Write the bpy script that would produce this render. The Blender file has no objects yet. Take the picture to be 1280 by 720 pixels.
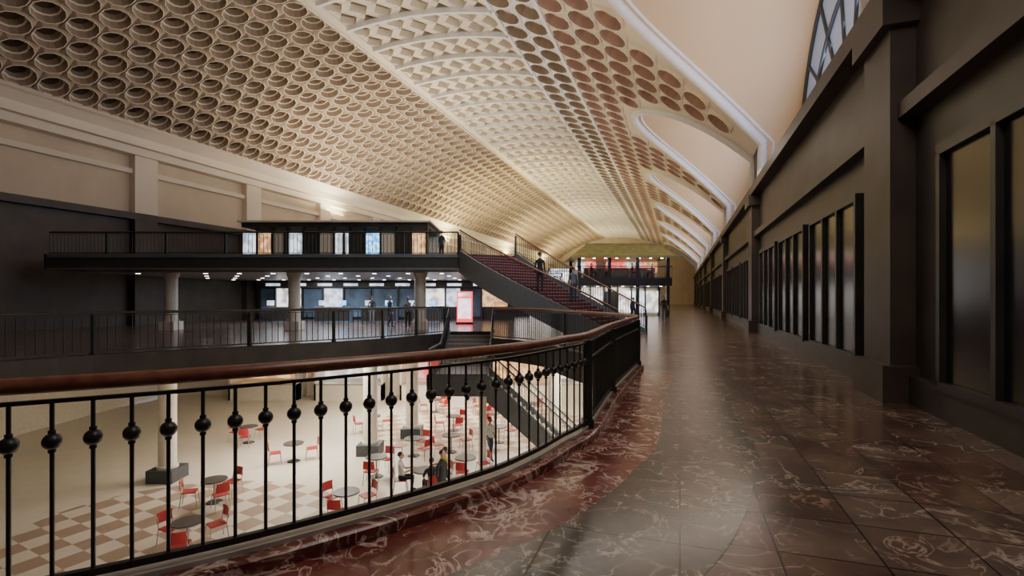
import bpy, math, random
from mathutils import Vector, Matrix
from mathutils.geometry import tessellate_polygon
random.seed(7)
scene = bpy.context.scene
TH = math.radians(18.7); SN, CS = math.sin(TH), math.cos(TH)
def W(u, v, z): return Vector((u*CS+v*SN, -u*SN+v*CS, z))

# ---------------------------------------------------------------- materials
def newmat(name):
    m = bpy.data.materials.new(name); m.use_nodes = True
    nt = m.node_tree; b = nt.nodes['Principled BSDF']
    return m, nt, b
def mat(name, col, rough=0.5, metal=0.0, var=0.12, scale=6.0, bump=0.0):
    m, nt, b = newmat(name)
    tc = nt.nodes.new('ShaderNodeTexCoord'); n = nt.nodes.new('ShaderNodeTexNoise')
    n.inputs['Scale'].default_value = scale; n.inputs['Detail'].default_value = 4
    nt.links.new(tc.outputs['Object'], n.inputs['Vector'])
    r = nt.nodes.new('ShaderNodeValToRGB')
    r.color_ramp.elements[0].position = .3; r.color_ramp.elements[1].position = .7
    r.color_ramp.elements[0].color = tuple(c*(1-var) for c in col)+(1,)
    r.color_ramp.elements[1].color = tuple(min(1, c*(1+var)) for c in col)+(1,)
    nt.links.new(n.outputs['Fac'], r.inputs['Fac']); nt.links.new(r.outputs['Color'], b.inputs['Base Color'])
    b.inputs['Roughness'].default_value = rough; b.inputs['Metallic'].default_value = metal
    return m
def emis(name, col, strength, col2=None, scale=3.0):
    m, nt, b = newmat(name)
    b.inputs['Base Color'].default_value = tuple(c*.5 for c in col)+(1,)
    b.inputs['Emission Strength'].default_value = strength
    if col2 is None:
        b.inputs['Emission Color'].default_value = tuple(col)+(1,)
    else:
        tc = nt.nodes.new('ShaderNodeTexCoord'); n = nt.nodes.new('ShaderNodeTexNoise')
        n.inputs['Scale'].default_value = scale; n.inputs['Detail'].default_value = 1
        nt.links.new(tc.outputs['Object'], n.inputs['Vector'])
        r = nt.nodes.new('ShaderNodeValToRGB')
        r.color_ramp.elements[0].position = .42; r.color_ramp.elements[1].position = .58
        r.color_ramp.elements[0].color = tuple(col)+(1,); r.color_ramp.elements[1].color = tuple(col2)+(1,)
        nt.links.new(n.outputs['Fac'], r.inputs['Fac']); nt.links.new(r.outputs['Color'], b.inputs['Emission Color'])
    return m
def marble(name, c1, c2, vein, rough=.15, scale=1.6, veinw=.022, tiles=None, t2=None):
    m, nt, b = newmat(name); L = nt.links.new
    tc = nt.nodes.new('ShaderNodeTexCoord')
    mp = nt.nodes.new('ShaderNodeMapping'); mp.inputs['Rotation'].default_value = (0, 0, TH)
    L(tc.outputs['Object'], mp.inputs['Vector'])
    big = nt.nodes.new('ShaderNodeTexNoise'); big.inputs['Scale'].default_value = scale*1.3; big.inputs['Detail'].default_value = 5
    L(mp.outputs[0], big.inputs['Vector'])
    r0 = nt.nodes.new('ShaderNodeValToRGB'); r0.color_ramp.elements[0].position = .35; r0.color_ramp.elements[1].position = .65
    r0.color_ramp.elements[0].color = c1+(1,); r0.color_ramp.elements[1].color = c2+(1,)
    L(big.outputs['Fac'], r0.inputs['Fac'])
    base = r0.outputs['Color']
    def vein_mask(sc, wd, dist, det):
        nv = nt.nodes.new('ShaderNodeTexNoise'); nv.inputs['Scale'].default_value = sc; nv.inputs['Detail'].default_value = det
        nv.inputs['Roughness'].default_value = .5; nv.inputs['Distortion'].default_value = dist
        L(mp.outputs[0], nv.inputs['Vector'])
        s = nt.nodes.new('ShaderNodeMath'); s.operation = 'SUBTRACT'; s.inputs[1].default_value = .5; L(nv.outputs['Fac'], s.inputs[0])
        a = nt.nodes.new('ShaderNodeMath'); a.operation = 'ABSOLUTE'; L(s.outputs[0], a.inputs[0])
        rv = nt.nodes.new('ShaderNodeValToRGB'); rv.color_ramp.elements[0].position = 0; rv.color_ramp.elements[0].color = (.9, .9, .9, 1)
        rv.color_ramp.elements[1].position = wd; rv.color_ramp.elements[1].color = (0, 0, 0, 1)
        L(a.outputs[0], rv.inputs['Fac'])
        mk = nt.nodes.new('ShaderNodeTexNoise'); mk.inputs['Scale'].default_value = sc*.9; L(tc.outputs['Object'], mk.inputs['Vector'])
        rk = nt.nodes.new('ShaderNodeValToRGB'); rk.color_ramp.elements[0].position = .42; rk.color_ramp.elements[1].position = .58
        L(mk.outputs['Fac'], rk.inputs['Fac'])
        mm = nt.nodes.new('ShaderNodeMath'); mm.operation = 'MULTIPLY'; L(rv.outputs['Color'], mm.inputs[0]); L(rk.outputs['Color'], mm.inputs[1])
        return mm.outputs[0]
    for sc, wd, ds, det in ((scale, veinw, 1.5, 5), (scale*2.1, veinw, 1.0, 4)):
        mk = vein_mask(sc, wd, ds, det)
        mx = nt.nodes.new('ShaderNodeMix'); mx.data_type = 'RGBA'; L(mk, mx.inputs[0]); L(base, mx.inputs[6]); mx.inputs[7].default_value = vein+(1,)
        base = mx.outputs[2]
    if tiles:
        bt = nt.nodes.new('ShaderNodeTexBrick'); bt.offset = 0.0; bt.squash = 1.0
        bt.inputs['Scale'].default_value = 1.0; bt.inputs['Brick Width'].default_value = tiles; bt.inputs['Row Height'].default_value = tiles
        bt.inputs['Mortar Size'].default_value = .008; bt.inputs['Color1'].default_value = (1, 1, 1, 1)
        bt.inputs['Color2'].default_value = t2+(1,); bt.inputs['Mortar'].default_value = (.14, .11, .10, 1)
        bt.inputs['Bias'].default_value = 0.0
        L(mp.outputs[0], bt.inputs['Vector'])
        mx = nt.nodes.new('ShaderNodeMix'); mx.data_type = 'RGBA'; mx.blend_type = 'MULTIPLY'; mx.inputs[0].default_value = 1
        L(base, mx.inputs[6]); L(bt.outputs['Color'], mx.inputs[7]); base = mx.outputs[2]
    L(base, b.inputs['Base Color']); b.inputs['Roughness'].default_value = rough
    return m

M = {}
M['rim'] = mat('plaster_cream', (.80, .71, .58), .7, var=.05, scale=.4)
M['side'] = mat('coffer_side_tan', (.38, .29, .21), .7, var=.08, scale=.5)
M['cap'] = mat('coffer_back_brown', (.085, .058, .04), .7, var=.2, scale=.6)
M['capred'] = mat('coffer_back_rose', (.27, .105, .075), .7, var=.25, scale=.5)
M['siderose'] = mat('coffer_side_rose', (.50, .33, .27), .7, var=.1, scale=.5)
M['grille'] = mat('skylight_grille', (.06, .06, .055), .6, var=.3, scale=2)
M['white'] = mat('plaster_white', (.82, .80, .80), .6, var=.04)
M['lun'] = mat('plaster_peach', (.70, .50, .30), .7, var=.04, scale=.3)
M['wall'] = mat('wall_cream', (.66, .55, .40), .7, var=.08, scale=.5)
M['rwall'] = mat('wall_brown_stone', (.060, .046, .036), .5, var=.25, scale=1.2)
M['dwall'] = mat('dark_stone_wall', (.035, .032, .030), .45, var=.3, scale=1.5)
M['dark'] = mat('dark_painted_steel', (.045, .051, .057), .45, var=.15)
M['iron'] = mat('wrought_iron', (.045, .049, .050), .38, .5, var=.2, scale=30)
M['panel'] = mat('stair_panel_grey', (.14, .155, .17), .45, var=.08)
M['wood'] = mat('mahogany_handrail', (.18, .066, .040), .28, var=.3, scale=12)
M['carpet'] = mat('maroon_carpet', (.11, .016, .022), .9, var=.25, scale=20)
M['tread'] = mat('stone_tread', (.24, .21, .19), .4, var=.2, scale=8)
M['lceil'] = mat('lower_ceiling_white', (.78, .75, .69), .7, var=.03)
M['lwall'] = mat('lower_wall_cream', (.74, .68, .57), .6, var=.06)
M['steel'] = mat('brushed_steel', (.45, .45, .44), .35, .8)
M['red'] = mat('red_lacquer', (.42, .025, .03), .35, var=.1)
M['ttop'] = mat('table_laminate', (.06, .05, .05), .4, var=.2)
M['col'] = mat('column_cream', (.68, .63, .54), .5, var=.06)
M['olive'] = mat('roof_olive_copper', (.44, .40, .14), .5, var=.2, scale=2)
M['glassdk'] = mat('dark_shop_glass', (.012, .014, .017), .2, var=.2)
M['blue'] = mat('shop_back_blue', (.10, .15, .22), .5, var=.5, scale=1.2)
M['ltstone'] = mat('light_stone_edge', (.42, .40, .37), .35, var=.15)
M['floor'] = marble('floor_marble_tiles', (.085, .066, .057), (.19, .138, .116), (.48, .41, .36), .22, 1.1, .014, .62, (.66, .47, .42))
M['border'] = marble('floor_marble_rouge', (.10, .022, .018), (.23, .078, .060), (.68, .54, .48), .19, 2.0, .034)
M['green'] = marble('floor_marble_verde', (.055, .056, .048), (.135, .118, .098), (.52, .46, .39), .20, 1.6, .018, .9, (.75, .68, .62))
M['scr_b'] = emis('screen_blue', (.05, .35, .9), 2.6, (.5, .85, 1), 4)
M['scr_w'] = emis('screen_white', (.8, .85, .95), 1.7, (.35, .42, .5), 2)
M['scr_o'] = emis('window_warm', (1, .62, .3), 1.4, (.5, .25, .12), 3)
M['lampw'] = emis('lamp_white', (1, .93, .82), 9)
M['shopw'] = emis('shop_light_white', (.95, .93, .9), 2.1, (.3, .28, .27), 1.4)
M['shopr'] = emis('shop_display_red', (.85, .06, .07), 1.9, (.55, .42, .36), 1.8)
M['pink'] = emis('poster_pink', (1, .55, .75), 2.2, (1, .95, .95), 2.5)
M['redsign'] = emis('sign_red', (1, .04, .06), 2.4)
M['sky'] = emis('daylight_glass', (.50, .60, .85), .22)
M['lfloor'] = mat('food_court_terrazzo', (.68, .61, .50), .3, var=.05, scale=2)
def checker():
    m, nt, b = newmat('food_court_checker'); L = nt.links.new
    tc = nt.nodes.new('ShaderNodeTexCoord')
    mp = nt.nodes.new('ShaderNodeMapping'); mp.inputs['Rotation'].default_value = (0, 0, .5); L(tc.outputs['Object'], mp.inputs['Vector'])
    c = nt.nodes.new('ShaderNodeTexChecker'); c.inputs['Scale'].default_value = 1.5
    c.inputs['Color1'].default_value = (.66, .58, .47, 1); c.inputs['Color2'].default_value = (.36, .25, .18, 1); L(mp.outputs[0], c.inputs['Vector'])
    L(c.outputs['Color'], b.inputs['Base Color']); b.inputs['Roughness'].default_value = .3
    return m
M['lcheck'] = checker()

# ---------------------------------------------------------------- mesh builder
class MB:
    def __init__(s): s.v = []; s.f = []; s.m = []; s.s = []; s.mats = []
    def mi(s, m):
        if isinstance(m, str): m = M[m]
        if m not in s.mats: s.mats.append(m)
        return s.mats.index(m)
    def add(s, vs, fs, m, smooth=False):
        o = len(s.v); s.v.extend([tuple(p) for p in vs]); i = s.mi(m)
        for f in fs: s.f.append([o+k for k in f]); s.m.append(i); s.s.append(smooth)
    def box(s, x0, x1, y0, y1, z0, z1, m, fn=None):
        P = [(x0, y0, z0), (x1, y0, z0), (x1, y1, z0), (x0, y1, z0), (x0, y0, z1), (x1, y0, z1), (x1, y1, z1), (x0, y1, z1)]
        if fn: P = [fn(*p) for p in P]
        s.add(P, [(0, 3, 2, 1), (4, 5, 6, 7), (0, 1, 5, 4), (1, 2, 6, 5), (2, 3, 7, 6), (3, 0, 4, 7)], m)
    def tube(s, pts, r, m, n=8, cap=True, smooth=True, closed=False):
        pts = [Vector(p) for p in pts]; k = len(pts); rs = r if isinstance(r, (list, tuple)) else [r]*k
        vs = []; fs = []
        for i, p in enumerate(pts):
            a = pts[max(i-1, 0)]; b = pts[min(i+1, k-1)]; t = (b-a).normalized()
            ref = Vector((0, 0, 1)) if abs(t.z) < .9 else Vector((1, 0, 0))
            x = t.cross(ref).normalized(); y = t.cross(x)
            for j in range(n):
                an = 2*math.pi*j/n; vs.append(p+(x*math.cos(an)+y*math.sin(an))*rs[i])
        for i in range(k-1):
            for j in range(n):
                fs.append((i*n+j, i*n+(j+1) % n, (i+1)*n+(j+1) % n, (i+1)*n+j))
        s.add(vs, fs, m, smooth)
        if cap:
            s.add(vs[:n], [tuple(range(n))], m); s.add(vs[-n:], [tuple(reversed(range(n)))], m)
    def sphere(s, c, r, m, n=12, k=8, zmin=-1.1):
        if not isinstance(r, (tuple, list)): r = (r, r, r)
        vs = []; fs = []
        for i in range(k+1):
            th = math.pi*i/k
            for j in range(n):
                an = 2*math.pi*j/n
                vs.append((c[0]+r[0]*math.sin(th)*math.cos(an), c[1]+r[1]*math.sin(th)*math.sin(an), c[2]+r[2]*max(zmin, math.cos(th))))
        for i in range(k):
            for j in range(n): fs.append((i*n+j, (i+1)*n+j, (i+1)*n+(j+1) % n, i*n+(j+1) % n))
        s.add(vs, fs, m, True)
    def sweep(s, pts, prof, m, closed=False, smooth=False, cap=True):
        pts = [Vector(p) for p in pts]; k = len(pts); n = len(prof); vs = []; fs = []
        for i, p in enumerate(pts):
            if closed: a, b = pts[i-1], pts[(i+1) % k]
            else: a, b = pts[max(i-1, 0)], pts[min(i+1, k-1)]
            t = Vector((b.x-a.x, b.y-a.y, 0)).normalized(); nn = Vector((-t.y, t.x, 0))
            for (o, z) in prof: vs.append(p+nn*o+Vector((0, 0, z)))
        for i in range(k if closed else k-1):
            i2 = (i+1) % k
            for j in range(n): fs.append((i*n+j, i*n+(j+1) % n, i2*n+(j+1) % n, i2*n+j))
        s.add(vs, fs, m, smooth)
        if cap and not closed:
            s.add(vs[:n], [tuple(range(n))], m); s.add(vs[-n:], [tuple(reversed(range(n)))], m)
    def poly(s, loops, z, m, flip=False):
        L = [[Vector((p[0], p[1], 0)) for p in l] for l in loops]
        tr = tessellate_polygon(L); flat = [p for l in L for p in l]
        vs = [(p.x, p.y, z) for p in flat]; fs = []
        for a, b, c in tr:
            n = (flat[b]-flat[a]).cross(flat[c]-flat[a]).z
            if (n > 0) == flip: fs.append((c, b, a))
            else: fs.append((a, b, c))
        s.add(vs, fs, m)
    def prism(s, poly, z0, z1, m, mside=None):
        s.poly([poly], z1, m); s.poly([poly], z0, m, True); k = len(poly)
        vs = [(p[0], p[1], z0) for p in poly]+[(p[0], p[1], z1) for p in poly]
        s.add(vs, [(i, (i+1) % k, k+(i+1) % k, k+i) for i in range(k)], mside or m)
    def build(s, name, loc=(0, 0, 0), rz=0, mesh=None):
        me = bpy.data.meshes.new(name); me.from_pydata(s.v, [], s.f)
        for m in s.mats: me.materials.append(m)
        me.polygons.foreach_set('material_index', s.m); me.polygons.foreach_set('use_smooth', s.s); me.update()
        o = bpy.data.objects.new(name, me); scene.collection.objects.link(o); o.location = loc; o.rotation_euler = (0, 0, rz)
        return o
def inst(o, loc, rz):
    c = bpy.data.objects.new(o.name.split('.')[0], o.data); scene.collection.objects.link(c); c.location = loc; c.rotation_euler = (0, 0, rz); return c
def catmull(P, n=10, closed=False):
    P = [Vector(p) for p in P]; k = len(P); out = []
    for i in range(k if closed else k-1):
        if closed: a, b, c, d = P[i-1], P[i], P[(i+1) % k], P[(i+2) % k]
        else: a, b, c, d = P[max(i-1, 0)], P[i], P[i+1], P[min(i+2, k-1)]
        for j in range(n):
            t = j/n
            out.append(.5*((2*b)+(c-a)*t+(2*a-5*b+4*c-d)*t*t+(3*b-a-3*c+d)*t**3))
    if not closed: out.append(P[-1])
    return out
def resample(P, step):
    P = [Vector(p) for p in P]; L = [0]
    for i in range(1, len(P)): L.append(L[-1]+(P[i]-P[i-1]).length)
    n = max(2, int(round(L[-1]/step))); out = []; j = 0
    for i in range(n+1):
        d = L[-1]*i/n
        while j < len(L)-2 and L[j+1] < d: j += 1
        t = (d-L[j])/max(1e-6, L[j+1]-L[j]); out.append(P[j].lerp(P[j+1], min(1, t)))
    return out

# ---------------------------------------------------------------- main opening
near = [(-14.8, 11, 0), (-14.2, 7, 0), (-11.8, 3.9, 0), (-8.5, 2.2, 0), (-5.6, 1.7, 0), (-3.6, 2.15, 0), (-2.2, 2.8, 0), (-1.17, 3.5, 0), (-.275, 4.27, 0), (.155, 4.8, 0), (.52, 5.4, 0), (.935, 6.15, 0), (1.69, 8.4, 0), (2.99, 11.8, 0)]
side = [(2.99, 11.8, 0), (2.62, 13.8, 0), (1.75, 16.4, 0), (1.3, 18.4, 0), (.3, 19.8, 0), (-.6, 20.7, 0), (-.85, 21.5, 0), (-.9, 25, 0)]
far = [(-3.15, 25, 0), (-3.4, 23.6, 0), (-4.3, 22.3, 0), (-5.4, 20.7, 0), (-6.9, 19.2, 0), (-9.2, 17.4, 0), (-12.5, 14.8, 0), (-14.8, 11, 0)]
nearp = catmull(near, 8); sidep = catmull(side, 6); farp = catmull(far, 6)
openp = nearp[:-1]+sidep+farp[:-1]
def off_open(P, d):
    out = []
    for i, p in enumerate(P):
        a = P[max(i-1, 0)]; b = P[min(i+1, len(P)-1)]; t = Vector((b.x-a.x, b.y-a.y, 0)).normalized()
        out.append(p+Vector((t.y, -t.x, 0))*d)
    return out

hall = [W(-32, -14, 0), W(3.6, -14, 0), W(3.6, 128, 0), W(-32, 128, 0)]
fl = MB(); fl.poly([hall, openp], -.1, 'floor')
floor = fl.build('floor')
b = MB()
np2 = off_open(nearp, 0.10); np3 = off_open(nearp, .85); np4 = off_open(nearp, 1.9)
n = len(nearp)
b.add([Vector((p.x, p.y, -.096)) for p in np2]+[Vector((p.x, p.y, -.096)) for p in np3], [(i, n+i, n+i+1, i+1) for i in range(n-1)], 'border')
b.build('floor_border_marble')
b = MB()
b.add([Vector((p.x, p.y, -.097)) for p in np3]+[Vector((p.x, p.y, -.097)) for p in np4], [(i, n+i, n+i+1, i+1) for i in range(n-1)], 'green')
b.build('floor_border_verde')
b = MB(); b.sweep(nearp, [(.12, -.1), (-.14, -.1), (-.14, -.012), (-.12, 0), (.12, 0)], 'border'); 
b.sweep(nearp, [(.09, 0), (-.03, 0), (-.03, .03), (.09, .03)], 'ltstone')
b.build('trim_curb_marble')
b = MB(); b.sweep([Vector((p.x, p.y, 0)) for p in openp], [(-.03, -.11), (.05, -.11), (.05, -1.0), (-.03, -1.0)], 'dwall', closed=True)
b.build('trim_slab_edge')
b = MB(); b.poly([hall, openp], -1.0, 'lceil', True); b.build('ceiling_food_court')
b = MB(); b.poly([[W(-32, -14, 0), W(14, -14, 0), W(14, 60, 0), W(-32, 60, 0)]], -5, 'lfloor')
for cx, cy, ra in ((-1.5, 25.5, 6.2), (-9.5, 14.5, 4.5)):
    b.poly([[(cx+ra*math.cos(a*math.pi/20), cy+.75*ra*math.sin(a*math.pi/20)) for a in range(40)]], -4.997, 'lcheck')
b.build('floor_food_court')
b = MB(); b.box(-24, 16, 33.5, 33.8, -5, -1, 'lwall'); b.build('wall_food_court_back')
b = MB(); b.box(8, 8.3, -12, 33.5, -5, -1, 'lwall'); b.build('wall_food_court_right')
b = MB(); b.box(-24, -23.7, -12, 33.5, -5, -1, 'lwall'); b.build('wall_food_court_left')
b = MB(); b.box(-24, 8, -8, -7.7, -5, -1, 'lwall'); b.build('wall_food_court_front')

# ---------------------------------------------------------------- railings
HR = [(-.045, .0), (-.05, .03), (-.035, .06), (0, .072), (.035, .06), (.05, .03), (.045, 0), (.02, -.015), (-.02, -.015)]
def railing(name, pts, h=1.08, balls=True, step=.172, hand='wood', posts=(), r=.011, low=.04, hs=1.0):
    mb = MB(); P = [Vector(p) for p in pts]
    mb.sweep([p+Vector((0, 0, h)) for p in P], [(a*hs, z*hs) for a, z in HR], hand, smooth=True)
    mb.sweep([p+Vector((0, 0, h-.075)) for p in P], [(-.014, 0), (.014, 0), (.014, .022), (-.014, .022)], 'iron')
    mb.sweep([p+Vector((0, 0, low)) for p in P], [(-.02, 0), (.02, 0), (.02, .04), (-.02, .04)], 'iron')
    for q in resample(P, step):
        mb.tube([q+Vector((0, 0, low+.02)), q+Vector((0, 0, h-.06))], r, 'iron', 6, False)
        if balls:
            mb.sphere(q+Vector((0, 0, .80)), .045, 'iron', 14, 10)
            mb.tube([q+Vector((0, 0, .74)), q+Vector((0, 0, .755))], .018, 'iron', 8)
            mb.tube([q+Vector((0, 0, .845)), q+Vector((0, 0, .86))], .018, 'iron', 8)
    for q in posts:
        q = Vector(q); w = .05
        mb.box(q.x-w, q.x+w, q.y-w, q.y+w, q.z-.0, q.z+h-.01, 'iron')
        mb.box(q.x-w-.02, q.x+w+.02, q.y-w-.02, q.y+w+.02, q.z, q.z+.1, 'iron')
    return mb.build(name)
np_ = [Vector((p.x, p.y, .03)) for p in nearp]
ip = (11)*8
railing('balcony_railing', np_[:ip+1], posts=[(.935, 6.15, .0), (-5.6, 1.7, 0)])
railing('balcony_railing', np_[ip:], step=.13, posts=[(2.99, 11.8, 0), (1.69, 8.4, 0)])
railing('balcony_railing', [Vector((p.x, p.y, -.08)) for p in sidep[:34]], h=1.2, balls=False, step=.12, posts=[(1.75, 16.4, -.1)], r=.014)
railing('balcony_railing', [Vector((p.x, p.y, -.08)) for p in farp[4:]], h=1.2, balls=False, step=.2, posts=[tuple(farp[i].xy)+(-.1,) for i in (4, 12, 18, 24, 30, 36)], r=.014, hand='iron')

# ---------------------------------------------------------------- vault
R = 24.97; UC = -15.0; ZC = -7.97; S0 = R*math.asin(16/R); SE = S0+R*math.asin(18.5/R)
def V(s, v, h):
    ph = (s-S0)/R; return W(UC+(R+h)*math.sin(ph), v, ZC+(R+h)*math.cos(ph))
def uz(s):
    ph = (s-S0)/R; return UC+R*math.sin(ph), ZC+R*math.cos(ph)
VC = [2+16.5*i for i in range(-1, 8)]; LR = 7.0; LZ = 6.9
def lunz(v):
    for c in VC:
        if abs(v-c) < LR: return LZ+math.sqrt(LR*LR-(v-c)**2)
    return -1
def inside(s, v): return s > S0 and uz(s)[1] < lunz(v)
V0, V1 = -14, 128
def outl(n):
    o = []
    for i in range(n):
        a = -3*math.pi/4+2*math.pi*i/n; c_, s_ = math.cos(a), math.sin(a); k = .5/max(abs(c_), abs(s_)); o.append((c_*k, s_*k))
    return o
OUTL = {'oct': outl(12), 'dia': outl(8)}
def cell(mb, s, v, ds, dv, kind, prof, ms):
    O = OUTL[kind]; N = len(O)
    rings = [[(a, c, 0) for a, c in O]]
    for r, h in prof:
        rg = []
        for i, (a, c) in enumerate(O):
            l = math.hypot(a, c)
            if kind == 'oct': rr = r
            else: rr = r*.74 if i % 2 == 0 else r*1.03
            rg.append((a/l*rr, c/l*rr, h))
        rings.append(rg)
    vs = []
    for rg in rings:
        for a, c, h in rg: vs.append(V(s+a*ds, v+c*dv, h))
    for k in range(len(rings)-1):
        o = k*N
        mb.add(vs[o:o+2*N], [(i, N+i, N+(i+1) % N, (i+1) % N) for i in range(N)], ms[k])
    mb.add(vs[-N:], [tuple(range(N))], ms[-1])
def patch(mb, s, v, ds, dv, m, k=5):
    for i in range(k):
        for j in range(k):
            cs, cv = s+((i+.5)/k-.5)*ds, v+((j+.5)/k-.5)*dv
            if inside(cs, cv): continue
            a, c = ds/k/2, dv/k/2
            mb.add([V(cs-a, cv-c, 0), V(cs+a, cv-c, 0), V(cs+a, cv+c, 0), V(cs-a, cv+c, 0)], [(0, 1, 2, 3)], m)
def rows(mb, s0, s1, nr, dv, kind, prof, ms, stagger=True):
    ds = (s1-s0)/nr
    for r_ in range(nr):
        s = s0+(r_+.5)*ds; v = V0-(dv/2 if (stagger and r_ % 2) else 0)
        while v < V1:
            cv = v+dv/2
            cor = [inside(s+a*ds*1.05, cv+c*dv*1.05) for a, c in OUTL['dia']]
            if all(cor): pass
            elif any(cor): patch(mb, s, cv, ds, dv, ms[0])
            else: cell(mb, s, cv, ds, dv, kind, prof, ms)
            v += dv
def band(mb, s0, s1, h, m, n=2):
    for i in range(n):
        a = s0+(s1-s0)*i/n; c = s0+(s1-s0)*(i+1)/n
        mb.add([V(a, V0, h), V(c, V0, h), V(c, V1, h), V(a, V1, h)], [(0, 1, 2, 3)], m)
def rib(mb, s, w, h, m):
    mb.add([V(s-w/2, V0, 0), V(s-w/2, V0, -h), V(s+w/2, V0, -h), V(s+w/2, V0, 0), V(s-w/2, V1, 0), V(s-w/2, V1, -h), V(s+w/2, V1, -h), V(s+w/2, V1, 0)],
           [(0, 4, 5, 1), (1, 5, 6, 2), (2, 6, 7, 3)], m)
vb = MB()
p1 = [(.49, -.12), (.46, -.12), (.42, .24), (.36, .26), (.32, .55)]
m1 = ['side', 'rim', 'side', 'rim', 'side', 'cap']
band(vb, 0, 1.0, 0, 'rim', 3)
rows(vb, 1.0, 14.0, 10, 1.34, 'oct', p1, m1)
band(vb, 14.0, 14.6, 0, 'rim')
p2 = [(.485, -.06), (.42, .30), (.40, .46)]
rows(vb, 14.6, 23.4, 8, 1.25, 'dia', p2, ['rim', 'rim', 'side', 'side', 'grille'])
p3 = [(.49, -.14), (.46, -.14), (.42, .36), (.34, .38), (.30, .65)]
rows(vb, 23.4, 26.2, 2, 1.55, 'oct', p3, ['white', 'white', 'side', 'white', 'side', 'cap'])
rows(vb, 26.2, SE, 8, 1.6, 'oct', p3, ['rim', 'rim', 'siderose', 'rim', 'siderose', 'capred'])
rib(vb, 1.0, .2, .12, 'rim')
for s_ in (14.0, 14.6): rib(vb, s_, .12, .08, 'rim')
for s_ in (23.4, 26.2): rib(vb, s_, .2, .16, 'white')
def trib(mb, v, s0, s1, w, h, m):
    k = int((s1-s0)/.8)
    for i in range(k):
        a = s0+(s1-s0)*i/k; c = s0+(s1-s0)*(i+1)/k
        mb.add([V(a, v-w/2, 0), V(a, v-w/2, -h), V(a, v+w/2, -h), V(a, v+w/2, 0), V(c, v-w/2, 0), V(c, v-w/2, -h), V(c, v+w/2, -h), V(c, v+w/2, 0)],
               [(0, 4, 5, 1), (1, 5, 6, 2), (2, 6, 7, 3)], m)
v = V0
while v < V1:
    trib(vb, v, 14.6, 23.4, .18, .28, 'white'); v += 2.5
vault = vb.build('ceiling')
def uint(z):
    a = R*R-(z-ZC)**2
    return min(3.6, UC+math.sqrt(max(a, 0))) if z > 8.75 else 3.6
lb = MB(); rb = MB(); wn = MB()
for c in VC:
    K = 36; A = []; B = []
    for i in range(K+1):
        al = math.pi*i/K; v = c+LR*math.cos(al); z = LZ+LR*math.sin(al)
        A.append(W(uint(z), v, z)); B.append(W(5.2, v, z))
    lb.add(A+B, [(i, i+1, K+2+i, K+1+i) for i in range(K)], 'lun', True)
    rb.tube(A, .22, 'white', 8)
    rb.tube([p+W(.45, 0, 0) for p in A], .08, 'white', 6)
    wn.add([W(5.2, c, LZ)]+B, [(0, i+1, i+2) for i in range(K)], 'sky')
    for i in range(0, K+1, 4):
        wn.tube([W(5.15, c, LZ), B[i]-W(.05, 0, 0)], .07, 'dark', 4)
    for rr in (2.6, 4.9, 6.9):
        wn.tube([W(5.13, c+rr*math.cos(math.pi*i/20), LZ+rr*math.sin(math.pi*i/20)) for i in range(21)], .07, 'dark', 4)
lb.build('ceiling_lunettes'); rb.build('trim_lunette_arches'); wn.build('window_1')
wb = MB()
v = V0
while v < V1:
    hb = lunz(v+.15); lo = LZ if hb < 0 else hb
    if lo < 8.85: wb.add([W(3.6, v, lo), W(3.6, v+.3, lo), W(3.6, v+.3, 8.9), W(3.6, v, 8.9)], [(0, 1, 2, 3)], 'rwall')
    v += .3
wb.box(3.6, 5.3, V0, V1, 4.6, LZ, 'rwall', W)
wb.box(3.6, 3.9, V0, V1, -.1, 4.6, 'dwall', W)
wb.build('wall_right')
tb = MB(); tb.box(3.2, 3.6, V0, V1, 6.5, 6.9, 'rwall', W); tb.box(3.35, 3.6, V0, V1, 4.5, 4.75, 'rwall', W); tb.box(3.45, 3.6, V0, V1, -.1, .35, 'dwall', W)
for c in VC:
    for q in (c+LR+1.25,):
        tb.box(3.25, 3.6, q-.6, q+.6, -.1, 6.5, 'rwall', W); tb.box(3.1, 3.6, q-.75, q+.75, -.1, .5, 'rwall', W); tb.box(3.1, 3.6, q-.75, q+.75, 6.0, 6.5, 'rwall', W)
tb.build('trim_right_pilasters')
sb = MB()
for c in VC[1:]:
    for k in (-1, 0, 1):
        q = c+k*4.6
        sb.box(3.5, 3.6, q-1.9, q+1.9, .4, 3.6, 'glassdk', W)
        for e in (-1.9, -.6, .6, 1.9): sb.box(3.42, 3.6, q+e-.05, q+e+.05, .35, 3.65, 'dwall', W)
        sb.box(3.42, 3.6, q-1.95, q+1.95, 3.6, 3.75, 'dwall', W); sb.box(3.42, 3.6, q-1.95, q+1.95, .3, .42, 'dwall', W)
sb.build('shop_window_frontage')
wb = MB(); wb.box(-32.3, -32, V0, V1, 6.6, 12, 'wall', W); wb.box(-32.3, -32, V0, V1, -.1, 6.6, 'rwall', W); wb.build('wall_left')
tb = MB(); tb.box(-32, -30.9, V0, V1, 10.75, 11.25, 'rim', W); tb.box(-32, -31.3, V0, V1, 10.3, 10.8, 'rim', W); tb.box(-32, -31.7, V0, V1, 9.2, 9.5, 'rim', W); tb.box(-32, -31.6, V0, V1, 6.4, 6.8, 'rwall', W)
v = V0+3
while v < V1:
    tb.box(-32, -31.5, v-.7, v+.7, 6.8, 10.3, 'rim', W); tb.box(-32, -31.5, v-.7, v+.7, -.1, 6.4, 'rwall', W); v += 8.25
tb.build('trim_left_cornice')
for nm, v in (('wall_far', V1), ('wall_back', V0-.3)):
    wb = MB(); wb.box(-32.3, 5.3, v, v+.3, -.1, 17.5, 'wall', W); wb.build(nm)

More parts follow.
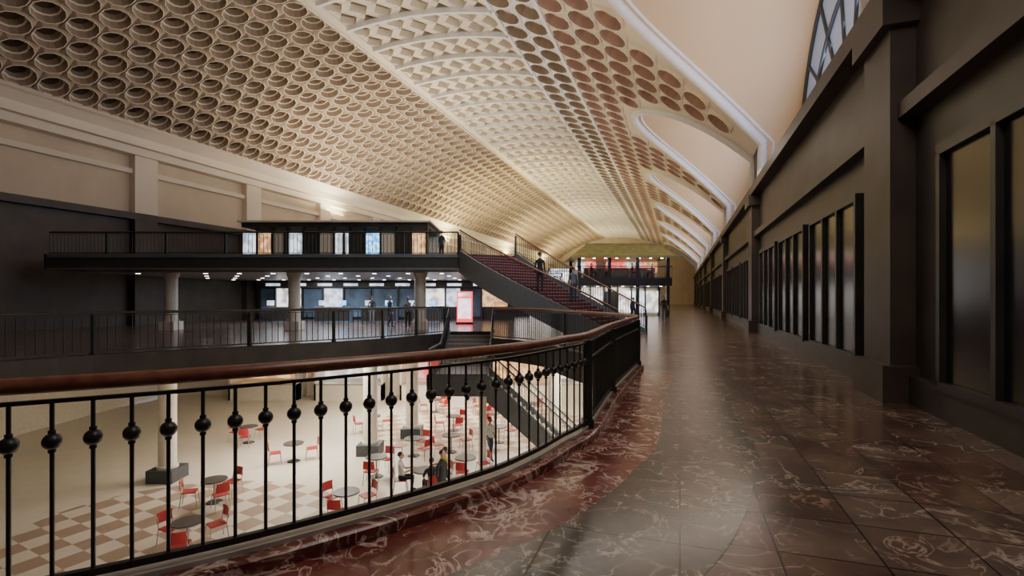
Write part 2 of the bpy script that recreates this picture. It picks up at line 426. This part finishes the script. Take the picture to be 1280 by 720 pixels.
# ---------------------------------------------------------------- upper mezzanine
mz = MB()
mp = [(-23.6, 25), (-2.6, 25), (0.35, 26.4), (0.35, 40), (-19.5, 40)]
mz.prism(mp, 3.0, 3.8, 'dark')
mz.box(-23.4, -2.7, 24.93, 25.0, 3.62, 3.8, 'panel'); mz.box(-23.4, -2.7, 24.93, 25.0, 3.0, 3.1, 'panel')
mz.build('mezzanine_slab')
mz = MB()
mz.box(-22, -2.8, 25.6, 38.2, 2.92, 3.0, 'ltstone')
for ix in range(10):
    for iy in range(4):
        x = -20.5+ix*1.85; y = 27.2+iy*3.1
        mz.tube([(x, y, 2.92), (x, y, 2.90)], .11, 'lampw', 10)
mz.build('ceiling_mezzanine_soffit')
railing('mezzanine_railing', [Vector(p) for p in [(-23.4, 25.1, 3.8), (-12, 25.1, 3.8), (-2.7, 25.1, 3.8)]], h=1.08, balls=False, step=.19, posts=[(-2.72, 25.15, 3.8)]+[(-5.5-3*i, 25.1, 3.8) for i in range(6)], r=.014, hand='iron')
railing('mezzanine_railing', [Vector(p) for p in [(0.2, 26.8, 3.8), (0.2, 33, 3.8), (.2, 39.8, 3.8)]], h=1.08, balls=False, step=.19, r=.014, hand='iron')
def column(name, x, y, z0, z1, r, basem='dark', bw=1.6):
    mb = MB(); mb.box(x-r*bw, x+r*bw, y-r*bw, y+r*bw, z0, z0+.45, basem)
    mb.tube([(x, y, z0+.45), (x, y, z0+.55)], r*1.2, 'col', 24)
    mb.tube([(x, y, z0+.5), (x, y, z1-.25)], r, 'col', 24, False)
    mb.tube([(x, y, z1-.3), (x, y, z1-.2), (x, y, z1)], [r, r*1.15, r*1.35], 'col', 24)
    mb.build(name)
for x in (-4.85, -11.5, -18): column('support_column', x, 26.2, -.1, 2.9, .3, 'col', 1.3)
FC = [(-6.0, 21.0), (-4.75, 23.6), (1.9, 22.0), (-12.5, 18), (3.4, 15)]
for x, y in FC: column('food_court_column', x, y, -5, -1, .29)
sf = MB()
sf.box(-20, .2, 38.8, 39.2, -.1, 2.95, 'dwall')
random.seed(3)
x = -19.5
while x < -.6:
    w = random.choice([1.2, 1.6, 2.1])
    mm = random.choice(['blue', 'shopw', 'blue', 'scr_o', 'blue', 'scr_w'])
    sf.box(x, x+w-.15, 38.6, 38.8, .9 if mm != 'blue' else .1, 2.3, mm)
    sf.box(x-.12, x, 38.4, 38.8, -.1, 2.9, 'iron'); x += w
sf.box(-19.6, 0, 38.3, 38.8, 2.35, 2.85, 'dwall')
for x in range(-19, 0, 2): sf.box(x, x+1.1, 38.27, 38.3, 2.5, 2.7, 'scr_w')
sf.build('storefront_row')
def counter(name, x, y, w, top='steel', body='blue'):
    mb = MB(); mb.box(-w/2, w/2, -.35, .35, 0, 1.0, body); mb.box(-w/2-.05, w/2+.05, -.42, .42, 1.0, 1.06, top)
    mb.box(-w/2+.2, -w/2+.7, -.1, -.06, 1.15, 1.5, 'scr_w'); mb.box(-w/2+.42, -w/2+.48, -.08, 0, 1.05, 1.2, 'iron')
    mb.box(w/2-.8, w/2-.3, -.1, -.06, 1.15, 1.5, 'scr_b'); mb.box(w/2-.58, w/2-.52, -.08, 0, 1.05, 1.2, 'iron')
    mb.box(-w/2, w/2, -.36, -.35, .1, .9, 'dwall')
    mb.build(name, (x, y, -.1))
for x in (-16, -12.4, -9.2, -6.2): counter('service_counter', x, 34.5, 2.4)
k = MB()
k.box(-18, -5.6, 33, 38.5, 6.3, 6.6, 'dwall'); k.box(-18.2, -5.4, 32.8, 38.7, 6.6, 6.72, 'rim')
k.box(-18, -5.6, 38, 38.5, 3.8, 6.3, 'lwall')
x = -18
for i, mm in enumerate(['scr_w', 'scr_o', 'lwall', 'scr_w', 'dwall', 'lwall', 'scr_w', 'dwall', 'scr_b', 'lwall', 'dwall', 'scr_o']):
    k.box(x, x+.9, 33.2, 33.3, 4.0, 6.0, mm); k.box(x+.9, x+1.03, 33.1, 33.4, 3.8, 6.3, 'iron'); x += 1.03
k.build('mezzanine_kiosk')
k = MB(); k.box(-.5, .5, -.1, .1, 0, 2.1, 'redsign'); k.box(-.42, .42, -.13, .13, .35, 1.65, 'pink'); k.box(-.42, .42, -.14, .14, 1.75, 2.0, 'shopw'); k.box(-.55, .55, -.2, .2, 0, .12, 'iron')
k.build('advertising_kiosk', (-3.05, 32, -.1))

# ---------------------------------------------------------------- grand staircase
def bez(P, t):
    a, b_, c, d = [Vector(p) for p in P]; q = 1-t
    return a*q**3+b_*3*q*q*t+c*3*q*t*t+d*t**3
NB = [(-2.6, 24.85, 0), (-.9, 21.9, 0), (2.0, 20.9, 0), (4.4, 20.6, 0)]
FB = [(.2, 26.3, 0), (1.9, 25.2, 0), (4.2, 24.6, 0), (6.5, 24.0, 0)]
NS = 24; zt, zb = 3.8, -.1
st = MB()
def zz(t): return zt+(zb-zt)*t
rz_ = (zt-zb)/NS
for i in range(NS):
    t0, t1 = i/NS, (i+1)/NS; z = zt-(i+1)*rz_
    a, b_, c, d = bez(NB, t0), bez(FB, t0), bez(FB, t1), bez(NB, t1)
    vs = [Vector((q.x, q.y, z)) for q in (a, b_, c, d)]+[Vector((a.x, a.y, z+rz_)), Vector((b_.x, b_.y, z+rz_))]
    st.add(vs, [(0, 1, 2, 3)], 'carpet'); st.add(vs, [(0, 4, 5, 1)], 'carpet')
    st.tube([vs[4], vs[5]], .016, 'tread', 5)
T = [i/40 for i in range(41)]
def strip(P, lo, hi, m, th=.12):
    pts = [bez(P, t)+Vector((0, 0, zz(t))) for t in T]
    lows = [max(lo, -.1-p.z) for p in pts]
    vs = []
    for i, p in enumerate(pts):
        a_ = pts[max(i-1, 0)]; c_ = pts[min(i+1, 40)]; t = Vector((c_.x-a_.x, c_.y-a_.y, 0)).normalized(); nn = Vector((-t.y, t.x, 0))
        for o, z in ((-th/2, hi), (th/2, hi), (th/2, lows[i]), (-th/2, lows[i])): vs.append(p+nn*o+Vector((0, 0, z)))
    fs = [(i*4+j, i*4+(j+1) % 4, i*4+4+(j+1) % 4, i*4+4+j) for i in range(40) for j in range(4)]+[(0, 1, 2, 3), (163, 162, 161, 160)]
    st.add(vs, fs, m)
strip(NB, -.95, .18, 'panel'); strip(FB, -.95, .18, 'panel')
und = []
for t in T:
    zl = max(zz(t)-.9, -.09); und += [bez(NB, t)+Vector((0, 0, zl)), bez(FB, t)+Vector((0, 0, zl))]
st.add(und, [(2*i, 2*i+1, 2*i+3, 2*i+2) for i in range(40)], 'panel')
st.build('grand_staircase')
for P in (NB, FB):
    pts = [bez(P, t)+Vector((0, 0, zz(t)+.2)) for t in T]
    q0 = pts[0]; q1 = pts[-1]
    railing('stair_railing', pts, h=.95, balls=False, step=.14, r=.014, posts=[(q0.x, q0.y, q0.z-.2), (q1.x, q1.y, q1.z-.3)])
# ---- stairs down to food court
ls = MB(); n1 = 8; r1 = 1.4/n1
for i in range(n1):
    y1 = 25-i*.37; z = -.1-(i+1)*r1
    ls.box(-3.1, -.95, y1-.37, y1, z-.35, z, 'tread'); ls.box(-3.1, -.95, y1-.385, y1-.34, z-.03, z+.005, 'ltstone')
ls.box(-3.1, -.95, 25-n1*.37-3.4, 25-n1*.37, -1.75, -1.5, 'tread')
ye = 25-n1*.37
for x in (-3.15, -.93):
    ls.add([(x-.05, 25, .0), (x-.05, ye, -1.4), (x-.05, ye, -2.1), (x-.05, 25, -1), (x+.05, 25, 0), (x+.05, ye, -1.4), (x+.05, ye, -2.1), (x+.05, 25, -1)],
           [(0, 1, 2, 3), (7, 6, 5, 4), (0, 4, 5, 1), (3, 2, 6, 7)], 'panel')
n2 = 20; rr = 3.5/n2; ru = .19
xs = -.95
for i in range(n2):
    x0 = xs+i*ru; z = -1.5-(i+1)*rr
    if z < -4.99: continue
    ls.box(x0, x0+ru, ye-3.4, ye-1.5, z-.3, z, 'tread'); ls.box(x0+ru-.04, x0+ru+.01, ye-3.4, ye-1.5, z-.03, z+.005, 'ltstone')
xe = xs+n2*ru
for y in (ye-3.45, ye-1.47):
    ls.add([(xs, y-.05, -1.3), (xe, y-.05, -4.85), (xe, y-.05, -5), (xe-.8, y-.05, -5), (xs, y-.05, -2.3), (xs, y+.05, -1.3), (xe, y+.05, -4.85), (xe, y+.05, -5), (xe-.8, y+.05, -5), (xs, y+.05, -2.3)],
           [(0, 1, 2, 3, 4), (9, 8, 7, 6, 5), (0, 5, 6, 1), (4, 3, 8, 9)], 'dark')
ls.box(-3.15, -.95, ye-3.5, ye-3.4, -2.1, -1.3, 'dark'); ls.box(-3.2, -3.1, ye-3.5, ye, -2.1, -1.3, 'dark')
ls.box(-1.35, -1.05, ye-1.9, ye-1.6, -5, -1.7, 'col')
ls.build('food_court_staircase')
for pts in ([(-3.15, 25, .05), (-3.15, ye, -1.4), (-3.15, ye-3.45, -1.35)], [(-.93, 25, .05), (-.93, ye, -1.4), (-.93, ye-1.45, -1.4)],
            [(-3.1, ye-3.45, -1.35), (xs, ye-3.45, -1.35), (xe, ye-3.45, -4.85)], [(xs, ye-1.47, -1.35), (xe, ye-1.47, -4.85)]):
    P = resample(pts, .3)
    railing('stair_railing', P, h=.95, balls=False, step=.2, r=.012, hand='iron')

# ---------------------------------------------------------------- pavilion
pv = MB()
X0, X1, Y0, Y1 = 5.7, 14.2, 44, 51
pv.box(X0, X1, Y0, Y1, 2.65, 3.35, 'dwall')
for x in (X0+.3, X0+3, X1-3, X1-.3):
    for y in (Y0+.3, Y1-.3): pv.box(x-.14, x+.14, y-.14, y+.14, -.1, 5.25, 'dwall')
e = .45
E = [(X0-e, Y0-e, 5.25), (X1+e, Y0-e, 5.25), (X1+e, Y1+e, 5.25), (X0-e, Y1+e, 5.25)]
Tt = [(X0+1.1, Y0+1.3, 6.45), (X1-1.1, Y0+1.3, 6.45), (X1-1.1, Y1-1.3, 6.45), (X0+1.1, Y1-1.3, 6.45)]
pv.add(E+Tt, [(0, 1, 5, 4), (1, 2, 6, 5), (2, 3, 7, 6), (3, 0, 4, 7), (4, 5, 6, 7), (3, 2, 1, 0)], 'olive')
pv.box(X0-e, X1+e, Y0-e, Y0-e+.08, 5.1, 5.3, 'olive'); pv.box(X0+1, X1-1, Y0+1.2, Y0+1.4, 6.4, 6.55, 'olive')
for i in range(24):
    t = i/23; a = Vector(E[0]).lerp(Vector(E[1]), t); c = Vector(Tt[0]).lerp(Vector(Tt[1]), t); pv.tube([a, c], .03, 'olive', 4)
pv.box(X0+.3, X1-.3, Y0+3.4, Y0+3.6, 3.35, 5.25, 'lwall')
x = X0+.4
for i, mm in enumerate(['shopw', 'shopr', 'dwall', 'shopr', 'shopr', 'shopw', 'shopr', 'scr_o']):
    pv.box(x, x+.85, Y0+3.2, Y0+3.4, 4.0, 4.95, mm); x += .98
for i in range(8): pv.tube([(X0+.7+i*1.02, Y0+.8, 5.2), (X0+.7+i*1.02, Y0+.8, 5.12)], .12, 'lampw', 8)
pv.box(X0+1, X1-1, Y0+2.0, Y0+2.6, 3.35, 4.3, 'dwall'); pv.box(X0+.9, X1-.9, Y0+1.9, Y0+2.7, 4.3, 4.36, 'red')
pv.box(X0+.2, X1-.2, Y0+2.5, Y0+2.7, -.1, 2.65, 'lwall')
x = X0+.4
for i, mm in enumerate(['shopw', 'shopw', 'dwall', 'shopw', 'scr_w', 'shopw']):
    pv.box(x, x+1.15, Y0+2.3, Y0+2.5, .2, 2.2, mm); pv.box(x+1.15, x+1.28, Y0+2.25, Y0+2.5, -.1, 2.6, 'iron'); x += 1.28
for i in range(7): pv.tube([(X0+.9+i*1.15, Y0+1, 2.65), (X0+.9+i*1.15, Y0+1, 2.61)], .12, 'lampw', 8)
pv.build('restaurant_pavilion')
railing('pavilion_railing', [(X0, Y0, 3.35), (10, Y0, 3.35), (X1, Y0, 3.35)], h=1.0, balls=False, step=.22, r=.012, hand='iron')
def kiosk(x, y, w, d, h, mm, ry=0):
    mb = MB(); mb.box(-w/2, w/2, 0, d, 0, .9, 'dwall'); mb.box(-w/2, w/2, d*.5, d, .9, h-.5, mm)
    mb.box(-w/2-.2, w/2+.2, -.2, d+.2, h-.5, h, 'dwall'); mb.box(-w/2, w/2, -.24, -.2, h-.42, h-.1, 'scr_w')
    for q in (-w/2, w/2-.1): mb.box(q, q+.1, 0, .1, .9, h-.5, 'iron')
    mb.box(-w/2-.05, w/2+.05, -.05, d*.4, .9, .96, 'steel'); mb.build('retail_kiosk', (x, y, -.1), ry)
kiosk(-.2, 46, 3.6, 2, 3.0, 'shopw'); kiosk(3.2, 58, 5, 2, 4.6, 'shopw'); kiosk(-6, 62, 8, 2, 5.5, 'shopw'); kiosk(8.5, 72, 6, 2, 6, 'shopw'); kiosk(1.5, 75, 5, 2, 6.8, 'shopw')

# ---------------------------------------------------------------- furniture
t = MB(); t.tube([(0, 0, .71), (0, 0, .745)], .38, 'ttop', 28); t.tube([(0, 0, .70), (0, 0, .72)], .39, 'steel', 28)
t.tube([(0, 0, .03), (0, 0, .71)], .035, 'steel', 10); t.tube([(0, 0, 0), (0, 0, .03)], [.26, .22], 'iron', 20)
def chairmesh():
    c = MB()
    c.sweep([(-.2, 0, 0), (.2, 0, 0)], [(-.2, .43), (.2, .44), (.2, .47), (-.2, .46)], 'red')
    for x in (-.19, .19):
        c.tube([(x, -.19, .44), (x*1.12, -.23, 0)], .013, 'steel', 6)
        c.tube([(x*1.1, .25, 0), (x, .19, .44), (x, .25, .85)], .013, 'steel', 6)
    K = []
    for i in range(7):
        a = (i/6-.5)*2; K.append((a*.20, .235+.03*(1-a*a)-.0, .0))
    c.sweep(K, [(-.008, .58), (.008, .58), (.008, .86), (-.008, .86)], 'red')
    return c
tab = None; ch = None
tables = [(-5.0, 15.0, 3), (-3.0, 16.9, 0), (-1.7, 18.2, 3), (-5.0, 18.3, 2), (-4.1, 20.7, 3), (-.6, 22.6, 2), (-2.9, 24.6, 3), (-6.9, 24.6, 2), (-8.8, 20, 2), (-9.6, 16, 3), (-1.3, 28, 3), (-4.4, 28.6, 3), (1.2, 27.5, 2), (-8.5, 13.0, 3), (-12, 22.6, 3), (-.6, 15.6, 3), (-.9, 25.4, 3), (-2.6, 21.2, 2)]
for i, (x, y, nc) in enumerate(tables):
    if tab is None: tab = t.build('cafe_table', (x, y, -5))
    else: inst(tab, (x, y, -5), 0)
    a0 = random.uniform(0, 1.5)
    for j in range(nc):
        a = a0+j*math.pi*2/nc+random.uniform(-.2, .2); d = .68
        p = (x+math.cos(a)*d, y+math.sin(a)*d, -5); rz = a-math.pi/2
        if any(math.hypot(p[0]-q[0], p[1]-q[1]) < .85 for q in FC): continue
        if ch is None: ch = chairmesh().build('cafe_chair', p, rz)
        else: inst(ch, p, rz)
def stall(x, w, mm):
    mb = MB(); mb.box(-w/2, w/2, 0, .7, 0, 1.0, 'lwall'); mb.box(-w/2, w/2, -.05, .75, 1.0, 1.06, 'steel'); mb.box(-w/2, w/2, 1.5, 1.6, 1.2, 2.6, mm)
    mb.box(-w/2, w/2, -.1, .2, 2.7, 3.4, 'lwall'); mb.box(-w/2+.3, w/2-.3, -.13, -.1, 2.85, 3.2, 'scr_w'); mb.box(-w/2, -w/2+.12, 0, 1.6, 0, 3.4, 'col'); mb.box(w/2-.12, w/2, 0, 1.6, 0, 3.4, 'col')
    mb.build('food_stall', (x, 31.8, -5))
for x, mm in ((-16, 'scr_o'), (-10.5, 'shopw'), (-5, 'shopr'), (.5, 'scr_o'), (5, 'shopw')): stall(x, 4.4, mm)

# ---------------------------------------------------------------- people
skins = [mat('skin_light', (.50, .30, .21), .5), mat('skin_brown', (.20, .10, .06), .5)]
hairs = [mat('hair_dark', (.02, .014, .01), .6), mat('hair_brown', (.08, .04, .02), .6)]
shoe = mat('shoe_dark', (.02, .02, .02), .5); eyem = mat('eye_dark', (.01, .01, .01), .2); lipm = mat('lips', (.30, .10, .08), .5)
def cloth(c): return mat('cloth_%02x%02x%02x' % tuple(int(x*255) for x in c), c, .85, var=.2, scale=14)
def person(name, loc, rz, pose, shirt, pants, sk=0, hr=0, scale=1.0, long_sleeve=False):
    sit = pose == 'sit'; H = .53 if sit else .95
    J = {'pel': ((0, 0, H), .135, .10), 'sp': ((0, -.01, H+.2), .125, .09), 'ch': ((0, 0, H+.40), .155, .105), 'nb': ((0, .01, H+.52), .065, .06), 'hd': ((0, -.005, H+.62), .05, .052)}
    E_ = [('pel', 'sp', 's'), ('sp', 'ch', 's'), ('ch', 'nb', 's'), ('nb', 'hd', 'k')]
    for sgn, nm in ((-1, 'L'), (1, 'R')):
        ph = sgn if pose == 'walk' else 0
        J['sh'+nm] = ((sgn*.185, 0, H+.455), .056, .056)
        if sit:
            el = (sgn*.23, -.12, H+.22); wr = (sgn*.13, -.36, H+.27)
        elif pose == 'walk':
            el = (sgn*.235, .10*ph, H+.18); wr = (sgn*.245, .10*ph-.10, H-.05)
        elif pose == 'phone' and sgn == 1:
            el = (sgn*.24, -.08, H+.2); wr = (sgn*.15, -.30, H+.33)
        else: el = (sgn*.225, .03, H+.18); wr = (sgn*.235, -.03, H-.07)
        J['el'+nm] = (el, .042, .042); J['wr'+nm] = (wr, .028, .026)
        d = (Vector(wr)-Vector(el)).normalized(); pm = Vector(wr)+d*.07; J['pm'+nm] = (tuple(pm), .030, .018)
        J['hi'+nm] = ((sgn*.09, 0, H-.06 if not sit else H), .092, .09 if not sit else .075)
        if sit: kn = (sgn*.13, -.42, .53); an = (sgn*.13, -.36, .09); to = (sgn*.14, -.52, .04)
        elif pose == 'walk': kn = (sgn*.095, -.10+.10*ph, .5); an = (sgn*.095, -.24 if ph < 0 else .20, .09 if ph < 0 else .13); to = (sgn*.10, an[1]-.16, .04)
        else: kn = (sgn*.10, -.02, .50); an = (sgn*.10, .02, .09); to = (sgn*.12, -.14, .035)
        J['kn'+nm] = (kn, .06, .06); J['an'+nm] = (an, .042, .044); J['to'+nm] = (to, .038, .03)
        E_ += [('ch', 'sh'+nm, 's'), ('sh'+nm, 'el'+nm, 's'), ('el'+nm, 'wr'+nm, 's' if long_sleeve else 'k'), ('wr'+nm, 'pm'+nm, 'k'),
               ('pel', 'hi'+nm, 'p'), ('hi'+nm, 'kn'+nm, 'p'), ('kn'+nm, 'an'+nm, 'p'), ('an'+nm, 'to'+nm, 'o')]
    names = list(J); idx = {k: i for i, k in enumerate(names)}
    me = bpy.data.meshes.new('tmp'); me.from_pydata([J[k][0] for k in names], [(idx[a], idx[b_]) for a, b_, _ in E_], []); me.update()
    ob = bpy.data.objects.new('tmp', me); scene.collection.objects.link(ob)
    md = ob.modifiers.new('Skin', 'SKIN'); md.use_smooth_shade = True
    sv = me.skin_vertices[0].data
    for k in names: sv[idx[k]].radius = (J[k][1], J[k][2])
    sv[idx['pel']].use_root = True
    sd = ob.modifiers.new('Sub', 'SUBSURF'); sd.levels = 2; sd.render_levels = 2
    dg = bpy.context.evaluated_depsgraph_get(); dg.update()
    em = bpy.data.meshes.new_from_object(ob.evaluated_get(dg))
    mb = MB(); S = skins[sk]; mm = {'s': shirt, 'p': pants, 'k': S, 'o': shoe}
    vs = [v.co.copy() for v in em.vertices]; groups = {'s': [], 'p': [], 'k': [], 'o': []}
    segs = [(Vector(J[a][0]), Vector(J[b_][0]), g, (J[a][1]+J[b_][1])/2) for a, b_, g in E_]
    for p in em.polygons:
        c = p.center; best = None
        for a, b_, g, r in segs:
            d = b_-a; t_ = max(0, min(1, (c-a).dot(d)/d.length_squared)); q = (c-(a+d*t_)).length/r
            if best is None or q < best[0]: best = (q, g)
        g = best[1]
        if c.z < H-.02 and g == 's' and abs(c.x) < .17 and not sit: g = 'p'
        groups[g].append(tuple(p.vertices))
    o0 = len(mb.v); mb.v.extend([tuple(v) for v in vs])
    for g, fs in groups.items():
        i = mb.mi(mm[g])
        for f in fs: mb.f.append([o0+k_ for k_ in f]); mb.m.append(i); mb.s.append(True)
    bpy.data.objects.remove(ob)
    hz = H+.735; hc = (0, -.015, hz)
    mb.sphere(hc, (.074, .092, .115), S, 16, 12); mb.sphere((0, -.035, hz-.07), (.052, .06, .05), S, 12, 8)
    mb.tube([(0, -.098, hz+.015), (0, -.122, hz-.025)], [.009, .016], S, 6); mb.sphere((0, -.113, hz-.028), .014, S, 8, 6)
    for sx in (-1, 1):
        mb.sphere((sx*.03, -.095, hz+.008), (.012, .008, .007), eyem, 8, 6); mb.sphere((sx*.075, -.005, hz-.01), (.01, .02, .03), S, 8, 6)
        mb.tube([(sx*.015, -.103, hz+.03), (sx*.045, -.094, hz+.03)], .004, hairs[hr], 5)
    mb.tube([(-.02, -.098, hz-.055), (0, -.104, hz-.056), (.02, -.098, hz-.055)], .006, lipm, 6)
    mb.sphere((0, .012, hz+.03), (.082, .094, .10), hairs[hr], 16, 10, zmin=-.35)
    for nm, sgn in (('L', -1), ('R', 1)):
        el, wr, pm = [Vector(J[k+nm][0]) for k in ('el', 'wr', 'pm')]; d = (pm-wr).normalized()
        s_ = Vector((0, 1, 0)) if not sit else Vector((1, 0, 0)); s_ = (s_-d*s_.dot(d)).normalized(); cu = d.cross(s_)*(1 if sgn < 0 else -1)
        for q, (o_, l) in enumerate(((-.027, .062), (-.009, .074), (.009, .070), (.027, .055))):
            a = pm+s_*o_+d*.005; mb.tube([a, a+d*l*.45+cu*.004, a+d*l*.8+cu*.018, a+d*l+cu*.034], [.010, .009, .008, .006], S, 6)
        a = wr+d*.03-s_*.022; mb.tube([a, a+d*.03-s_*.022, a+d*.06-s_*.028+cu*.01], [.012, .010, .007], S, 6)
    if pose == 'phone': mb.box(.11, .17, -.42, -.40, H+.33, H+.46, 'scr_w')
    o = mb.build(name, loc, rz); o.scale = (scale,)*3
    return o
blk = cloth((.02, .02, .025)); wht = cloth((.6, .6, .58)); nav = cloth((.03, .05, .10)); gry = cloth((.16, .16, .17)); yel = cloth((.55, .40, .06)); redc = cloth((.35, .03, .03)); jean = cloth((.05, .08, .14))
person('man_walking', (10.6, 34.5, -.1), math.radians(-15), 'walk', blk, jean, 0, 0, 1.03)
person('woman_walking', (9.3, 38, -.1), math.radians(160), 'walk', nav, blk, 1, 0, .95)
person('traveler_walking', (-6.9, 28, -.1), math.radians(70), 'walk', blk, nav, 0, 1, 1.0, True)
person('traveler_standing', (-5.7, 27.2, -.1), math.radians(20), 'phone', gry, blk, 1, 0, .97)
person('traveler_walking', (-12.5, 28.5, -.1), math.radians(-80), 'walk', wht, jean, 0, 0, 1.0)
person('traveler_standing', (-4.2, 29.6, 3.8), math.radians(-30), 'stand', nav, blk, 0, 1, 1.0)
person('commuter_queuing', (-9.4, 33.3, -.1), math.radians(180), 'stand', blk, gry, 0, 0, 1.0, True)
person('commuter_queuing', (-6.4, 33.2, -.1), math.radians(170), 'stand', nav, blk, 1, 0, .96)
k_ = 12; pc = bez(NB, (k_-.5)/24).lerp(bez(FB, (k_-.5)/24), .32); person('man_on_stairs', (pc.x, pc.y, zt-k_*rz_), math.radians(155), 'stand', blk, blk, 0, 0, 1.03, True)
k_ = 15; pc = bez(NB, (k_-.5)/24).lerp(bez(FB, (k_-.5)/24), .62); person('woman_on_stairs', (pc.x, pc.y, zt-k_*rz_), math.radians(155), 'stand', gry, nav, 0, 1, .95, True)
def sitter(name, x, y, rz, *a):
    inst(ch, (x, y, -5), rz); person(name, (x, y, -5), rz, 'sit', *a)
def around(tx, ty, ang): return tx+math.cos(ang)*.78, ty+math.sin(ang)*.78, ang-math.pi/2
for (tx, ty, an, s1, p1_, sk, hr) in ((-3.0, 16.9, 3.3, wht, blk, 0, 0), (-3.0, 16.9, 5.2, blk, blk, 0, 1), (-3.0, 16.9, .6, yel, jean, 1, 0), ):
    x, y, r_ = around(tx, ty, an); sitter('diner_seated', x, y, r_, s1, p1_, sk, hr)
person('diner_standing', (-2.2, 15.6, -5), math.radians(60), 'stand', blk, blk, 0, 0, 1.0, True)
person('diner_walking', (-5.4, 26.3, -5), math.radians(120), 'walk', redc, jean, 0, 0, 1.0)
person('diner_walking', (-.9, 20.2, -5), math.radians(40), 'walk', wht, nav, 1, 0, .97)
def up_sit(x, y, rz, c):
    inst(ch, (x, y, 3.35), rz); person('diner_seated', (x, y, 3.35), rz, 'sit', c, blk, 0, 0)
for x, y, r_, c in ((7.2, 45.0, 90, blk), (8.9, 45, -90, gry), (10.9, 45.0, 90, blk), (12.7, 45, -90, nav)): up_sit(x, y, math.radians(r_), c)
for x in (8.05, 11.8): inst(tab, (x, 45.0, 3.35), 0)

# ---------------------------------------------------------------- lights
def area(name, loc, tgt, sx, sy, power, col):
    l = bpy.data.lights.new(name, 'AREA'); l.shape = 'RECTANGLE'; l.size = sx; l.size_y = sy; l.energy = power; l.color = col
    o = bpy.data.objects.new(name, l); scene.collection.objects.link(o); o.location = loc
    d = Vector(tgt)-Vector(loc)
    if abs(d.x)+abs(d.y) < 1e-4: o.rotation_euler = (math.pi if d.z > 0 else 0, 0, -TH if d.z < 0 else TH)
    else: o.rotation_euler = d.to_track_quat('-Z', 'Y').to_euler()
    return o
for i, v in enumerate((36, 60, 86, 112)):
    col = (1, .86, .64) if i < 1 else (1, .84, .42)
    area('uplight_cornice_left', W(-28.5, v, 9.8), W(-28.5, v, 20), 1.5, 24, 1500 if i < 1 else 2200, col)
    area('vault_fill', W(-19, v, 7.5), W(-19, v, 20), 3, 20, 1900 if i < 1 else 2500, col)  # added fill for the vault, floating mid-hall without a fixture
area('vault_fill', W(-11, 17, 7.5), W(-11, 17, 20), 3, 10, 650, (1, .88, .70))  # extra floating fill to brighten the nearer vault
for i, c in enumerate(VC[2:8]):
    area('uplight_lunette', W(2.2, c, 7.0), W(2.2, c, 20), 2, 9, 280, (1, .74, .44))
    area('daylight_lunette', W(4.9, c, 9.5), W(-10, c, 13), 8, 4, 620, (.52, .66, 1.0))
for x, y in ((-6, 27), (-1, 28), (-8, 20), (3.5, 20), (4.5, 12), (-2, 2)):
    area('food_court_light', (x, y, -1.05), (x, y, -5), 3.5, 3.5, 520, (1, .93, .80))
area('soffit_light', (-10, 32, 2.85), (-10, 32, 0), 14, 8, 1000, (.92, .95, 1))
area('pavilion_light', (10, 45.5, 2.55), (10, 45.5, 0), 7, 2, 160, (1, .92, .85))
area('pavilion_light', (10, 45.5, 5.0), (10, 45.5, 0), 7, 2, 130, (1, .85, .7))
area('walkway_fill', W(1.6, 24, 8.4), W(-2.0, 24, 0), 1.2, 28, 950, (1, .86, .74))  # added fill brightening the walkway floor and rail, no fitting there
area('walkway_fill', W(.6, 4, 8.0), W(-1.5, 6, 0), 3, 6, 260, (1, .88, .78))  # added foreground fill for the near floor and railing
area('stair_fill', (1, 18.5, 8.5), (0.5, 22.5, 1), 4, 3, 260, (.92, .95, 1))  # added fill brightening the stairs, hangs in open air
w = bpy.data.worlds.new('World'); scene.world = w; w.use_nodes = True
w.node_tree.nodes['Background'].inputs[0].default_value = (.8, .75, .7, 1); w.node_tree.nodes['Background'].inputs[1].default_value = .3

# ---------------------------------------------------------------- camera
cd = bpy.data.cameras.new('camera'); cam = bpy.data.objects.new('camera', cd); scene.collection.objects.link(cam)
cam.location = (0, 0, 1.6); cam.rotation_euler = (math.pi/2, 0, 0)
cd.sensor_width = 36; cd.lens = 620/1280*36; cd.shift_y = 12/1280; cd.clip_end = 400; cd.clip_start = .05
scene.camera = cam
